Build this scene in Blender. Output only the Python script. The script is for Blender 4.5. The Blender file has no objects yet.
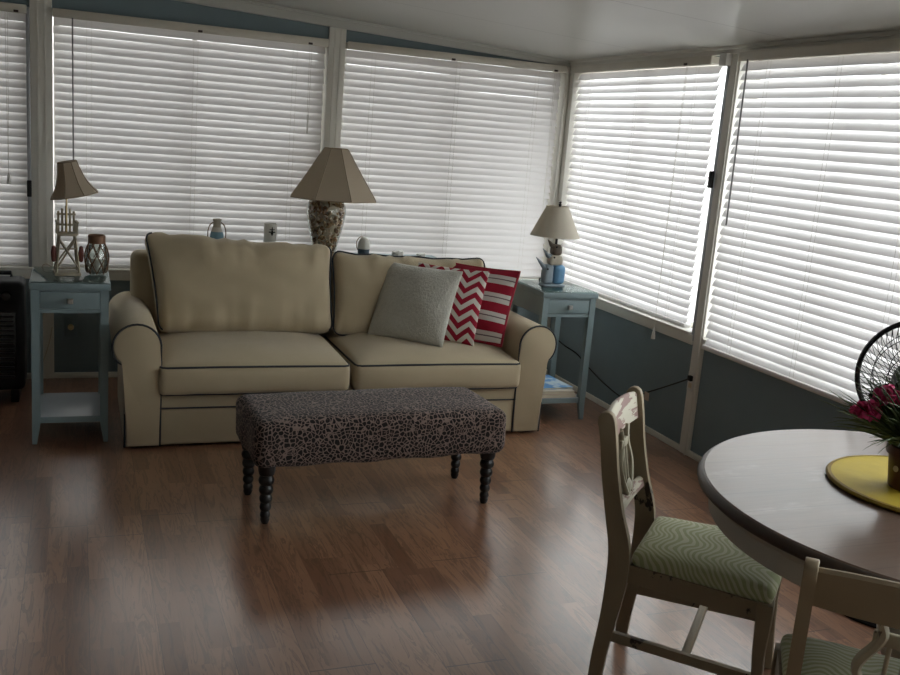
import bpy, bmesh, math, random
from mathutils import Vector, Matrix, noise
random.seed(7)
PI = math.pi
R = math.radians
sc = bpy.context.scene
COL = sc.collection

# ------------------------------------------------------------------ helpers
class MB:
    """collects shapes, then links them as one mesh object"""
    def __init__(self):
        self.bm = bmesh.new()
    def box(self, x0, x1, y0, y1, z0, z1, M=None, bev=0.0):
        b = bmesh.new()
        v = [b.verts.new((x, y, z)) for x in (x0, x1) for y in (y0, y1) for z in (z0, z1)]
        for f in ((0, 1, 3, 2), (4, 6, 7, 5), (0, 4, 5, 1), (2, 3, 7, 6), (0, 2, 6, 4), (1, 5, 7, 3)):
            b.faces.new([v[i] for i in f])
        if bev:
            bmesh.ops.bevel(b, geom=b.edges[:], offset=bev, segments=2, profile=0.5, affect='EDGES')
        self._merge(b, M)
        return self
    def _merge(self, b, M=None):
        if M is not None:
            bmesh.ops.transform(b, matrix=M, verts=b.verts[:])
        bmesh.ops.recalc_face_normals(b, faces=b.faces[:])
        me = bpy.data.meshes.new('tmp')
        b.to_mesh(me); b.free()
        self.bm.from_mesh(me)
        bpy.data.meshes.remove(me)
    def rbox(self, c, s, r, n=(8, 8, 8), fn=None, M=None):
        """rounded box of size s about c, each point moved by fn"""
        h = [k / 2 for k in s]
        def coords(hk, m):
            a = [-hk + r * t for t in (0, .3, .65)]
            mid = [-(hk - r) + 2 * (hk - r) * i / m for i in range(m + 1)]
            return a + mid + [-k for k in reversed(a)]
        ax = [coords(h[i], n[i]) for i in range(3)]
        b = bmesh.new()
        def P(p):
            q = Vector([max(-(h[i] - r), min(h[i] - r, p[i])) for i in range(3)])
            d = Vector(p) - q
            if d.length > 1e-9:
                q = q + d.normalized() * r
            u = [q[i] / h[i] for i in range(3)]
            q = q + Vector(c)
            return fn(q, u) if fn else q
        for k in range(3):
            i, j = (k + 1) % 3, (k + 2) % 3
            for sg in (-1, 1):
                grid = []
                for a in ax[i]:
                    row = []
                    for e in ax[j]:
                        p = [0, 0, 0]; p[k] = sg * h[k]; p[i] = a; p[j] = e
                        row.append(b.verts.new(P(p)))
                    grid.append(row)
                for a in range(len(grid) - 1):
                    for e in range(len(grid[0]) - 1):
                        b.faces.new((grid[a][e], grid[a + 1][e], grid[a + 1][e + 1], grid[a][e + 1]))
        bmesh.ops.remove_doubles(b, verts=b.verts[:], dist=1e-5)
        self._merge(b, M)
        return self
    def tube(self, pts, rad, n=8, closed=False, M=None):
        pts = [Vector(p) for p in pts]
        m = len(pts)
        rr = rad if isinstance(rad, (list, tuple)) else [rad] * m
        b = bmesh.new()
        rings = []
        prev = None
        for i, p in enumerate(pts):
            if closed:
                t = pts[(i + 1) % m] - pts[i - 1]
            else:
                t = pts[min(i + 1, m - 1)] - pts[max(i - 1, 0)]
            t = t.normalized() if t.length > 1e-9 else Vector((0, 0, 1))
            if prev is None:
                a = Vector((0, 0, 1)) if abs(t.z) < .9 else Vector((1, 0, 0))
                nn = t.cross(a).normalized()
            else:
                nn = (prev - t * prev.dot(t))
                nn = nn.normalized() if nn.length > 1e-6 else t.orthogonal().normalized()
            prev = nn
            bb = t.cross(nn)
            rings.append([b.verts.new(p + (nn * math.cos(2 * PI * k / n) + bb * math.sin(2 * PI * k / n)) * rr[i]) for k in range(n)])
        for i in range(m if closed else m - 1):
            A, B = rings[i], rings[(i + 1) % m]
            for k in range(n):
                b.faces.new((A[k], A[(k + 1) % n], B[(k + 1) % n], B[k]))
        if not closed:
            b.faces.new(rings[0]); b.faces.new(rings[-1])
        self._merge(b, M)
        return self
    def lathe(self, prof, n=32, c=(0, 0, 0), M=None, flat=False):
        b = bmesh.new()
        rings = []
        off = PI / n if flat else 0
        for r, z in prof:
            if r < 1e-6:
                rings.append([b.verts.new((c[0], c[1], c[2] + z))])
            else:
                rings.append([b.verts.new((c[0] + r * math.cos(2 * PI * k / n + off), c[1] + r * math.sin(2 * PI * k / n + off), c[2] + z)) for k in range(n)])
        for A, B in zip(rings, rings[1:]):
            if len(A) == 1 and len(B) == 1:
                continue
            for k in range(n):
                k2 = (k + 1) % n
                if len(A) == 1:
                    b.faces.new((A[0], B[k2], B[k]))
                elif len(B) == 1:
                    b.faces.new((A[k], A[k2], B[0]))
                else:
                    b.faces.new((A[k], A[k2], B[k2], B[k]))
        self._merge(b, M)
        return self
    def prism(self, outline, ax, a, b_, M=None, bev=0.0):
        """extrudes a 2d outline along axis ax ('x': (y,z), 'y': (x,z), 'z': (x,y)) from a to b_"""
        b = bmesh.new()
        def V(p, t):
            return {'x': (t, p[0], p[1]), 'y': (p[0], t, p[1]), 'z': (p[0], p[1], t)}[ax]
        A = [b.verts.new(V(p, a)) for p in outline]
        B = [b.verts.new(V(p, b_)) for p in outline]
        m = len(outline)
        b.faces.new(A); b.faces.new(B)
        for k in range(m):
            b.faces.new((A[k], A[(k + 1) % m], B[(k + 1) % m], B[k]))
        if bev:
            e = [e for e in b.edges if len(e.link_faces) == 2 and any(len(f.verts) > 4 for f in e.link_faces)]
            bmesh.ops.bevel(b, geom=e, offset=bev, segments=2, profile=.5, affect='EDGES')
        self._merge(b, M)
        return self
    def sheet(self, grid):
        """open sheet from rows of points"""
        b = bmesh.new()
        g = [[b.verts.new(p) for p in row] for row in grid]
        for i in range(len(g) - 1):
            for j in range(len(g[0]) - 1):
                b.faces.new((g[i][j], g[i][j + 1], g[i + 1][j + 1], g[i + 1][j]))
        me = bpy.data.meshes.new('tmp'); b.to_mesh(me); b.free()
        self.bm.from_mesh(me); bpy.data.meshes.remove(me)
        return self
    def build(self, name, mat, parent=None, ang=40, smooth=True):
        me = bpy.data.meshes.new(name)
        self.bm.to_mesh(me); self.bm.free()
        me.materials.append(mat)
        if smooth and len(me.polygons):
            me.polygons.foreach_set('use_smooth', [True] * len(me.polygons))
            me.set_sharp_from_angle(angle=R(ang))
        o = bpy.data.objects.new(name, me)
        COL.objects.link(o)
        if parent is not None:
            o.parent = parent
        return o

def tag(o, label, cat, group=None):
    o['label'] = label; o['category'] = cat
    if group: o['group'] = group
    return o
def thing(name, label, cat, loc=(0, 0, 0), rz=0.0, group=None):
    o = bpy.data.objects.new(name, None); COL.objects.link(o)
    o.empty_display_size = .05
    o.location = loc; o.rotation_euler = (0, 0, rz)
    return tag(o, label, cat, group)
def struct(o):
    o['kind'] = 'structure'
    return o
def dup(o, parent=None):
    c = o.copy(); COL.objects.link(c)
    c.parent = parent
    for ch in list(o.children):
        dup(ch, c)
    return c
def smooth_path(pts, k=6):
    """Catmull-Rom through points"""
    pts = [Vector(p) for p in pts]
    out = []
    for i in range(len(pts) - 1):
        p0 = pts[max(i - 1, 0)]; p1 = pts[i]; p2 = pts[i + 1]; p3 = pts[min(i + 2, len(pts) - 1)]
        for j in range(k):
            t = j / k
            out.append(.5 * ((2 * p1) + (p2 - p0) * t + (2 * p0 - 5 * p1 + 4 * p2 - p3) * t * t + (3 * p1 - p0 - 3 * p2 + p3) * t ** 3))
    out.append(pts[-1])
    return out

# ------------------------------------------------------------------ materials
class NT:
    def __init__(self, name):
        self.m = bpy.data.materials.new(name); self.m.use_nodes = True
        self.t = self.m.node_tree; self.t.nodes.clear()
        self.out = self.t.nodes.new('ShaderNodeOutputMaterial')
    def n(self, typ, **kw):
        x = self.t.nodes.new('ShaderNode' + typ)
        for k, v in kw.items():
            if k in x.inputs.keys() if isinstance(k, str) else False:
                pass
            setattr(x, k, v)
        return x
    def l(self, a, b): self.t.links.new(a, b)
    def val(self, inp, v):
        if hasattr(v, 'is_linked') or isinstance(v, bpy.types.NodeSocket): self.l(v, inp)
        else: inp.default_value = v
    def math(self, op, a, b=None, c=None, clamp=False):
        x = self.n('Math', operation=op, use_clamp=clamp)
        for i, v in enumerate((a, b, c)):
            if v is not None: self.val(x.inputs[i], v)
        return x.outputs[0]
    def mix(self, f, a, b, mode='MIX'):
        x = self.n('Mix', data_type='RGBA', blend_type=mode)
        self.val(x.inputs[0], f)
        for i, v in ((6, a), (7, b)):
            self.val(x.inputs[i], (*v, 1) if isinstance(v, tuple) and len(v) == 3 else v)
        return x.outputs[2]
    def obj(self):
        return self.n('TexCoord').outputs['Object']
    def noise(self, scale, detail=3, rough=.5, vec=None, dist=0.0):
        x = self.n('TexNoise')
        x.inputs['Scale'].default_value = scale; x.inputs['Detail'].default_value = detail
        x.inputs['Roughness'].default_value = rough; x.inputs['Distortion'].default_value = dist
        self.l(vec if vec is not None else self.obj(), x.inputs['Vector'])
        return x.outputs['Fac']
    def mapv(self, scale=(1, 1, 1), loc=(0, 0, 0), vec=None):
        x = self.n('Mapping')
        x.inputs['Scale'].default_value = scale; x.inputs['Location'].default_value = loc
        self.l(vec if vec is not None else self.obj(), x.inputs['Vector'])
        return x.outputs[0]
    def step(self, v, lo, hi):
        x = self.n('MapRange', interpolation_type='SMOOTHSTEP')
        self.val(x.inputs[0], v); x.inputs[1].default_value = lo; x.inputs[2].default_value = hi
        return x.outputs[0]
    def bsdf(self, col, rough=.6, bump=None, bstr=.3, bdist=.002, metal=0.0, spec=.5, sheen=0.0, coat=0.0, trans=0.0, alpha=None):
        p = self.n('BsdfPrincipled')
        self.val(p.inputs['Base Color'], (*col, 1) if isinstance(col, tuple) and len(col) == 3 else col)
        self.val(p.inputs['Roughness'], rough)
        p.inputs['Metallic'].default_value = metal
        p.inputs['Specular IOR Level'].default_value = spec
        p.inputs['Sheen Weight'].default_value = sheen
        p.inputs['Coat Weight'].default_value = coat
        p.inputs['Transmission Weight'].default_value = trans
        if bump is not None:
            b = self.n('Bump'); b.inputs['Strength'].default_value = bstr; b.inputs['Distance'].default_value = bdist
            self.l(bump, b.inputs['Height']); self.l(b.outputs[0], p.inputs['Normal'])
        self.l(p.outputs[0], self.out.inputs[0])
        return p

def plain(name, col, rough=.5, var=.08, nscale=9.0, metal=0.0, spec=.5, bstr=.12, bdist=.001, sheen=0.0, coat=0.0):
    t = NT(name)
    f = t.noise(nscale, 4)
    dark = tuple(c * (1 - var) for c in col); light = tuple(min(1, c * (1 + var)) for c in col)
    c = t.mix(f, dark, light)
    t.bsdf(c, rough, bump=t.noise(nscale * 14, 2), bstr=bstr, bdist=bdist, metal=metal, spec=spec, sheen=sheen, coat=coat)
    return t.m

M = {}
M['trim'] = plain('white_trim_paint', (.70, .68, .62), .45)
M['trim_bright'] = plain('white_vinyl', (.62, .61, .58), .4)
M['wall'] = plain('blue_wall_paint', (.175, .23, .255), .7, var=.06, bstr=.25)
M['wall_bounce'] = plain('cream_bounce_paint', (.66, .62, .55), .7, var=.04)  # for the unseen front wall, made pale to bounce extra light into the room
M['wand'] = plain('grey_wand', (.20, .20, .20), .4)
M['metal'] = plain('grey_aluminium', (.42, .44, .47), .4, metal=.6)
M['black'] = plain('black_plastic', (.010, .010, .011), .55, spec=.3)
M['black_gloss'] = plain('black_gloss_paint', (.01, .01, .012), .22)
M['brass'] = plain('aged_brass', (.55, .42, .22), .35, metal=.9)
M['nickel'] = plain('brushed_nickel', (.45, .43, .40), .35, metal=.9)
M['piping'] = plain('charcoal_piping', (.028, .03, .036), .8)
M['bluegrey'] = plain('blue_grey_furniture_paint', (.205, .272, .288), .5, var=.1, nscale=14)
M['dark_bead'] = plain('dark_turned_wood', (.007, .005, .0045), .38)
M['cord_white'] = plain('ivory_cord', (.52, .46, .36), .6)
M['cord_pale'] = plain('pale_blind_cord', (.75, .73, .68), .6)
def shade_mat(name, col, tr):
    t = NT(name)
    p = t.bsdf(t.mix(t.noise(9, 4), tuple(c * .93 for c in col), col), .8, bump=t.noise(160, 2), bstr=.25, bdist=.001, spec=.2)
    x = t.n('BsdfTranslucent'); x.inputs[0].default_value = (*[min(1, c * 1.25) for c in col], 1)
    m = t.n('MixShader'); m.inputs[0].default_value = tr
    t.l(p.outputs[0], m.inputs[1]); t.l(x.outputs[0], m.inputs[2]); t.l(m.outputs[0], t.out.inputs[0])
    return t.m
M['shade'] = shade_mat('cream_lampshade_linen', (.60, .52, .41), .38)
M['shade_trim'] = plain('lampshade_braid', (.36, .29, .20), .8)
M['pale_shade'] = shade_mat('pale_lampshade_linen', (.70, .65, .56), .3)
M['white_ceramic'] = plain('white_ceramic', (.62, .60, .56), .4)
M['paper'] = plain('page_edges', (.60, .55, .44), .8)
M['rope'] = plain('brown_rope', (.16, .095, .055), .9)
M['copper'] = plain('brown_metal_lid', (.20, .10, .055), .45, metal=.4)
M['driftwood'] = plain('weathered_light_wood', (.34, .30, .22), .75, var=.2)
M['redwood'] = plain('dull_red_paint', (.14, .035, .025), .6)
M['shelf_wood'] = plain('tan_shelf_edge', (.36, .25, .12), .5)

def slat_mat():
    t = NT('white_slat_plastic')
    d = t.n('BsdfDiffuse'); d.inputs[0].default_value = (.80, .785, .78, 1)
    tr = t.n('BsdfTranslucent'); tr.inputs[0].default_value = (.85, .82, .83, 1)
    m = t.n('MixShader'); m.inputs[0].default_value = .105
    t.l(d.outputs[0], m.inputs[1]); t.l(tr.outputs[0], m.inputs[2])
    g = t.n('BsdfGlossy'); g.inputs['Roughness'].default_value = .35
    m2 = t.n('MixShader'); m2.inputs[0].default_value = .05
    t.l(m.outputs[0], m2.inputs[1]); t.l(g.outputs[0], m2.inputs[2])
    t.l(m2.outputs[0], t.out.inputs[0])
    return t.m
M['slat'] = slat_mat()
M['valance'] = plain('ivory_valance', (.62, .58, .50), .4)

def glass_mat(name, tint=(1, 1, 1), refl=.08):
    t = NT(name)
    tr = t.n('BsdfTransparent'); tr.inputs[0].default_value = (*tint, 1)
    g = t.n('BsdfGlossy'); g.inputs['Roughness'].default_value = .03
    lw = t.n('LayerWeight'); lw.inputs[0].default_value = .35
    f = t.math('MULTIPLY_ADD', lw.outputs['Fresnel'], .6, refl * .3, clamp=True)
    m = t.n('MixShader'); t.l(f, m.inputs[0])
    t.l(tr.outputs[0], m.inputs[1]); t.l(g.outputs[0], m.inputs[2])
    t.l(m.outputs[0], t.out.inputs[0])
    return t.m
M['glass'] = glass_mat('window_glass', (.96, .98, .97))
M['jar_glass'] = glass_mat('clear_jar_glass', (.93, .95, .93), .2)
M['table_glass'] = glass_mat('table_top_glass', (.80, .92, .88), .3)

def floor_mat():
    t = NT('oak_laminate')
    s = t.n('SeparateXYZ'); t.l(t.obj(), s.inputs[0])
    X, Y = s.outputs[0], s.outputs[1]
    def rnd(a, b=None):
        w = t.n('TexWhiteNoise', noise_dimensions='2D')
        c = t.n('CombineXYZ'); t.val(c.inputs[0], a)
        if b is not None: t.val(c.inputs[1], b)
        t.l(c.outputs[0], w.inputs['Vector'])
        return w.outputs['Value']
    row = t.math('FLOOR', t.math('DIVIDE', X, .066))
    v = t.math('ADD', t.math('DIVIDE', Y, .46), t.math('MULTIPLY', rnd(row), 7.0))
    cell = t.math('FLOOR', v)
    r1 = rnd(row, cell)
    # grain
    c = t.n('CombineXYZ')
    t.l(t.math('ADD', X, t.math('MULTIPLY', r1, 3.0)), c.inputs[0])
    t.l(t.math('MULTIPLY', Y, .11), c.inputs[1]); t.l(t.math('MULTIPLY', r1, 9.0), c.inputs[2])
    g1 = t.noise(26, 4, .6, c.outputs[0], .9)
    c2 = t.n('CombineXYZ'); t.l(X, c2.inputs[0]); t.l(t.math('MULTIPLY', Y, .05), c2.inputs[1]); t.l(r1, c2.inputs[2])
    g2 = t.noise(190, 2, .5, c2.outputs[0])
    base = t.mix(r1, (.185, .080, .043), (.375, .192, .108))
    rings = t.step(t.math('FRACT', t.math('MULTIPLY', g1, 5.0)), .45, .95)
    base = t.mix(t.math('MULTIPLY', rings, .55), base, (.085, .040, .022))
    base = t.mix(t.math('MULTIPLY', g2, .22), base, (.10, .05, .028))
    # strip joints and board joints
    fx = t.math('FRACT', t.math('DIVIDE', X, .198)); 
    bx = t.math('FLOOR', t.math('DIVIDE', X, .198))
    fy = t.math('FRACT', t.math('ADD', t.math('DIVIDE', Y, 1.28), t.math('MULTIPLY', rnd(bx), 5.0)))
    jx = t.math('LESS_THAN', fx, .008); jy = t.math('LESS_THAN', fy, .0035)
    j = t.math('MAXIMUM', jx, jy)
    base = t.mix(t.math('MULTIPLY', j, .75), base, (.03, .015, .01))
    rough = t.math('MULTIPLY_ADD', t.noise(5, 3), .08, .26)
    t.bsdf(base, rough, bump=t.math('SUBTRACT', t.math('MULTIPLY', g2, .25), j), bstr=.12, bdist=.0012, spec=.8, coat=.9).inputs['Coat Roughness'].default_value = .20
    return t.m
M['floor'] = floor_mat()

def ceil_mat():
    t = NT('ceiling_panel')
    s = t.n('SeparateXYZ'); t.l(t.obj(), s.inputs[0])
    f = t.math('FRACT', t.math('DIVIDE', t.math('ADD', s.outputs[1], 1.02), 1.17))
    seam = t.math('LESS_THAN', f, .006)
    c = t.mix(t.noise(2.5, 3), (.49, .49, .455), (.52, .52, .485))
    c = t.mix(t.math('MULTIPLY', seam, .6), c, (.12, .115, .10))
    t.bsdf(c, .34, bump=t.math('MULTIPLY', seam, -1.0), bstr=.4, bdist=.003, spec=.5)
    return t.m
M['ceiling'] = ceil_mat()

def fabric(name, a, b, scale=300, rough=.9, bstr=.35, sheen=.2):
    t = NT(name)
    v = t.obj()
    w1 = t.n('TexWave', wave_type='BANDS', bands_direction='X'); w1.inputs['Scale'].default_value = scale
    w2 = t.n('TexWave', wave_type='BANDS', bands_direction='Z'); w2.inputs['Scale'].default_value = scale
    for w in (w1, w2):
        w.inputs['Distortion'].default_value = 1.5; t.l(v, w.inputs['Vector'])
    weave = t.math('MULTIPLY', w1.outputs['Fac'], w2.outputs['Fac'])
    c = t.mix(t.noise(7, 4), a, b)
    c = t.mix(t.math('MULTIPLY', weave, .10), c, tuple(k * .7 for k in a))
    t.bsdf(c, rough, bump=t.math('ADD', weave, t.noise(60, 3)), bstr=bstr, bdist=.001, spec=.25, sheen=sheen)
    return t.m
M['sofa'] = fabric('beige_sofa_twill', (.455, .375, .25), (.52, .43, .295))

def leopard():
    t = NT('leopard_print')
    v = t.obj()
    nz = t.n('TexNoise'); nz.inputs['Scale'].default_value = 16; t.l(v, nz.inputs['Vector'])
    add = t.n('VectorMath', operation='MULTIPLY_ADD')
    t.l(nz.outputs['Color'], add.inputs[0]); add.inputs[1].default_value = (.035, .035, .035); t.l(v, add.inputs[2])
    vo = t.n('TexVoronoi', feature='F1'); vo.inputs['Scale'].default_value = 58; vo.inputs['Randomness'].default_value = .9
    t.l(add.outputs[0], vo.inputs['Vector'])
    ve = t.n('TexVoronoi', feature='DISTANCE_TO_EDGE'); ve.inputs['Scale'].default_value = 58; ve.inputs['Randomness'].default_value = .9
    t.l(add.outputs[0], ve.inputs['Vector'])
    spot = t.step(ve.outputs['Distance'], .05, .13)
    core = t.math('SUBTRACT', 1.0, t.step(vo.outputs['Distance'], .12, .26))
    pick = t.math('GREATER_THAN', t.noise(30, 0), .52)
    c = t.mix(spot, (.225, .162, .140), (.014, .011, .011))
    c = t.mix(t.math('MULTIPLY', core, pick), c, (.13, .085, .07))
    t.bsdf(c, .85, bump=t.noise(220, 2), bstr=.3, bdist=.001, spec=.15, sheen=.12)
    return t.m
M['leopard'] = leopard()

def fuzzy():
    t = NT('grey_plush')
    n = t.noise(95, 4, .65, t.mapv((1, 1, .55)))
    n2 = t.noise(9, 3)
    c = t.mix(n, (.40, .385, .335), (.64, .62, .55))
    c = t.mix(t.math('MULTIPLY', n2, .3), c, (.52, .50, .44))
    t.bsdf(c, 1.0, bump=n, bstr=.9, bdist=.006, spec=.1, sheen=.5)
    return t.m
M['fuzzy'] = fuzzy()

def chevron():
    t = NT('red_white_chevron')
    s = t.n('SeparateXYZ'); t.l(t.obj(), s.inputs[0])
    tri = t.math('ABSOLUTE', t.math('SUBTRACT', t.math('FRACT', t.math('DIVIDE', s.outputs[0], .118)), .5))
    v = t.math('FRACT', t.math('DIVIDE', t.math('ADD', s.outputs[2], t.math('MULTIPLY', tri, .112)), .064))
    f = t.math('LESS_THAN', v, .52)
    c = t.mix(f, (.60, .55, .50), (.30, .012, .030))
    t.bsdf(c, .85, bump=t.noise(260, 2), bstr=.3, bdist=.001, spec=.25)
    return t.m
M['chevron'] = chevron()
def stripe():
    t = NT('red_white_stripe')
    s = t.n('SeparateXYZ'); t.l(t.obj(), s.inputs[0])
    f = t.math('FRACT', t.math('DIVIDE', t.math('SUBTRACT', s.outputs[2], .012), .108))
    red = t.math('GREATER_THAN', f, .50)
    line = t.math('LESS_THAN', t.math('ABSOLUTE', t.math('SUBTRACT', f, .27)), .03)
    c = t.mix(red, (.62, .58, .54), (.30, .012, .030))
    c = t.mix(line, c, (.16, .12, .13))
    t.bsdf(c, .85, bump=t.noise(260, 2), bstr=.3, bdist=.001, spec=.25)
    return t.m
M['stripe'] = stripe()
M['red'] = plain('red_cording', (.30, .012, .030), .8)

def zebra():
    t = NT('green_zebra_weave')
    s = t.n('SeparateXYZ'); t.l(t.obj(), s.inputs[0])
    X, Y, Z = s.outputs
    nz = t.noise(7, 2)
    a = t.math('ABSOLUTE', Y)
    u = t.math('ADD', t.math('MULTIPLY', X, 54.0), t.math('MULTIPLY', t.math('SINE', t.math('MULTIPLY', Y, 42.0)), 1.0))
    u = t.math('ADD', u, t.math('MULTIPLY', nz, 5.0))
    u = t.math('ADD', u, t.math('MULTIPLY', Z, 30.0))
    w = t.math('ABSOLUTE', t.math('SUBTRACT', t.math('FRACT', u), .5))
    f = t.step(w, .2, .3)
    c = t.mix(f, (.33, .35, .185), (.50, .50, .335))
    t.bsdf(c, .9, bump=t.math('ADD', f, t.noise(200, 2)), bstr=.35, bdist=.0015, spec=.2, sheen=.2)
    return t.m
M['zebra'] = zebra()

def chipped(name, paint, under, thr=.6, sc_=11, stretch=(1, 1, .6)):
    t = NT(name)
    n = t.noise(sc_, 6, .62, t.mapv(stretch), .4)
    f = t.step(n, thr, thr + .03)
    g = t.noise(5, 3)
    c = t.mix(g, paint, tuple(k * .8 for k in paint))
    c = t.mix(f, c, under)
    t.bsdf(c, .5, bump=t.math('SUBTRACT', 1.0, f), bstr=.35, bdist=.001, spec=.4)
    return t.m
M['chair_paint'] = chipped('chipped_olive_cream_paint', (.275, .215, .138), (.03, .02, .014), .62)
M['crest'] = chipped('worn_cream_rail', (.50, .46, .36), (.22, .13, .11), .50, 16, (.6, .35, 2))
M['splat'] = chipped('cream_splat_paint', (.40, .36, .26), (.10, .07, .05), .63, 16)
M['apron'] = chipped('worn_white_table_paint', (.50, .47, .40), (.07, .05, .04), .70)

def tabletop():
    t = NT('table_top_wood')
    v = t.mapv((.16, 1, 1))
    g = t.noise(24, 5, .6, v, .6)
    g2 = t.noise(130, 2, .5, t.mapv((.06, 1, 1)))
    s = t.n('SeparateXYZ'); t.l(t.obj(), s.inputs[0])
    pl = t.math('FRACT', t.math('DIVIDE', t.math('ADD', s.outputs[1], 5.0), .105))
    joint = t.math('LESS_THAN', pl, .02)
    c = t.mix(g, (.085, .047, .032), (.165, .10, .07))
    c = t.mix(t.math('MULTIPLY', g2, .35), c, (.26, .20, .165))
    wear = t.step(t.noise(6, 6, .65, t.mapv((.35, 1, 1))), .56, .72)
    c = t.mix(t.math('MULTIPLY', wear, .45), c, (.36, .31, .27))
    c = t.mix(t.math('MULTIPLY', joint, .5), c, (.05, .03, .02))
    t.bsdf(c, t.math('MULTIPLY_ADD', g, .12, .27), bump=g2, bstr=.05, bdist=.001, spec=.6, coat=.7).inputs['Coat Roughness'].default_value = .14
    return t.m
M['tabletop'] = tabletop()
M['table_edge'] = plain('dark_table_edge', (.045, .027, .018), .4)
M['mat'] = plain('mustard_mat', (.50, .36, .022), .6, var=.12, nscale=30)
M['mat_edge'] = plain('mustard_mat_rim', (.27, .17, .015), .6)
M['pot'] = plain('red_brown_pot', (.075, .024, .018), .4)
M['soil'] = plain('potting_soil', (.03, .02, .014), 1)
M['cream'] = plain('cream_glaze', (.55, .47, .33), .4)

def leaf_mat():
    t = NT('grassy_leaf')
    g = t.n('NewGeometry')
    c = t.mix(g.outputs['Random Per Island'], (.020, .042, .016), (.085, .12, .045))
    t.bsdf(c, .5, spec=.4)
    return t.m
M['leaf'] = leaf_mat()
def petal_mat():
    t = NT('magenta_petal')
    g = t.n('NewGeometry')
    c = t.mix(g.outputs['Random Per Island'], (.46, .02, .11), (.72, .08, .24))
    t.bsdf(c, .6, spec=.3)
    return t.m
M['petal'] = petal_mat()
def shell_mat():
    t = NT('mixed_seashells')
    g = t.n('NewGeometry')
    r = t.n('ValToRGB'); t.l(g.outputs['Random Per Island'], r.inputs[0])
    e = r.color_ramp.elements
    e[0].position = 0; e[0].color = (.62, .52, .40, 1)
    e[1].position = 1; e[1].color = (.60, .58, .54, 1)
    for p, cc in ((.2, (.33, .17, .08, 1)), (.38, (.52, .36, .20, 1)), (.55, (.22, .12, .07, 1)), (.7, (.66, .55, .45, 1)), (.85, (.40, .26, .15, 1))):
        x = e.new(p); x.color = cc
    r.color_ramp.interpolation = 'CONSTANT'
    t.bsdf(r.outputs[0], .5, spec=.4)
    return t.m
M['shell'] = shell_mat()

def banded(name, cols, zs, rough=.5):
    """horizontal paint bands by object height"""
    t = NT(name)
    s = t.n('SeparateXYZ'); t.l(t.obj(), s.inputs[0])
    c = t.mix(0.0, cols[0], cols[0])
    for k, z in enumerate(zs):
        c = t.mix(t.math('GREATER_THAN', s.outputs[2], z), c, cols[k + 1])
    t.bsdf(c, rough, bump=t.noise(40, 2), bstr=.1)
    return t.m
M['jug'] = banded('jug_glaze', [(.42, .42, .40), (.13, .26, .33), (.50, .47, .42), (.33, .30, .24)], [.052, .100, .122])
M['egg'] = banded('float_paint', [(.05, .075, .10), (.56, .55, .50)], [.036])
M['bird_blue'] = plain('worn_blue_wood', (.12, .27, .44), .6, var=.3, nscale=20)
M['bird_grey'] = plain('worn_grey_wood', (.24, .29, .33), .6, var=.2, nscale=20)
M['bird_cream'] = plain('worn_cream_wood', (.46, .42, .34), .6, var=.2, nscale=20)
M['bird_brown'] = plain('worn_brown_wood', (.13, .10, .075), .6, var=.3, nscale=20)
def cover_mat():
    t = NT('blue_magazine_cover')
    n = t.noise(14, 4, .6)
    c = t.mix(t.step(n, .46, .56), (.09, .30, .62), (.55, .66, .74))
    t.bsdf(c, .35)
    return t.m
M['cover_blue'] = cover_mat()
M['cover_tan'] = plain('tan_magazine_cover', (.46, .36, .27), .4, var=.2)
M['cover_pale'] = plain('pale_magazine_cover', (.55, .50, .42), .4, var=.15)
M['shelf_white'] = plain('pale_painted_shelf', (.30, .33, .36), .35)
M['tagpaper'] = plain('warning_tag_paper', (.55, .42, .34), .7)

# ------------------------------------------------------------------ room shell
XL, YF = -6.4, -7.3       # left wall and wall behind the camera
TH = .13
def ceil_z(x): return 2.075 + .06 * (-x)
def trim_z(x): return 2.036 + .048 * (-x)

fl = MB().box(XL - TH, TH, YF - TH, TH, -.1, 0).build('floor', M['floor'])
struct(fl)
b = MB()
b.prism([(XL - TH, ceil_z(XL - TH)), (TH, ceil_z(TH)), (TH, ceil_z(TH) + .08), (XL - TH, ceil_z(XL - TH) + .08)], 'y', YF - TH, TH)
struct(b.build('ceiling', M['ceiling'], smooth=False))

SILL0, SILL1, HEAD = .58, .645, 2.04
WBACK = [(-4.80, -3.245), (-3.125, -1.625), (-1.512, -.045)]       # openings along x
WRIGHT = [(-1.70, -.07), (-3.42, -1.79), (-5.15, -3.53), (-7.1, -5.27)]  # openings along y; last two are out of view, added to light the sofa
def posts(op, lo, hi):
    e = sorted(op); out = []; p = lo
    for a, c in e:
        out.append((p, a)); p = c
    out.append((p, hi)); return out
# back wall: painted below the sill, above the heads, and beyond the windows
b = MB()
b.box(XL, 0, 0, TH, 0, SILL0)
b.prism([(XL, HEAD), (0, HEAD), (0, ceil_z(0) + .02), (XL, ceil_z(XL) + .02)], 'y', 0, TH)
b.box(XL, WBACK[0][0], 0, TH, SILL0, HEAD)
wb = struct(b.build('wall_back', M['wall'], smooth=False))
b = MB()
b.box(0, TH, YF, TH, 0, SILL0)
b.box(0, TH, YF, TH, HEAD, ceil_z(0) + .02)
b.box(0, TH, YF, WRIGHT[3][0], SILL0, HEAD)
struct(b.build('wall_right', M['wall'], smooth=False))
b = MB().prism([(YF - TH, 0), (TH, 0), (TH, ceil_z(XL) + .03), (YF - TH, ceil_z(XL) + .03)], 'x', XL - TH, XL)
struct(b.build('wall_left', M['wall'], smooth=False))
b = MB().prism([(XL, 0), (TH, 0), (TH, ceil_z(TH) + .03), (XL, ceil_z(XL) + .03)], 'y', YF - TH, YF)
struct(b.build('wall_front', M['wall_bounce'], smooth=False))

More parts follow.
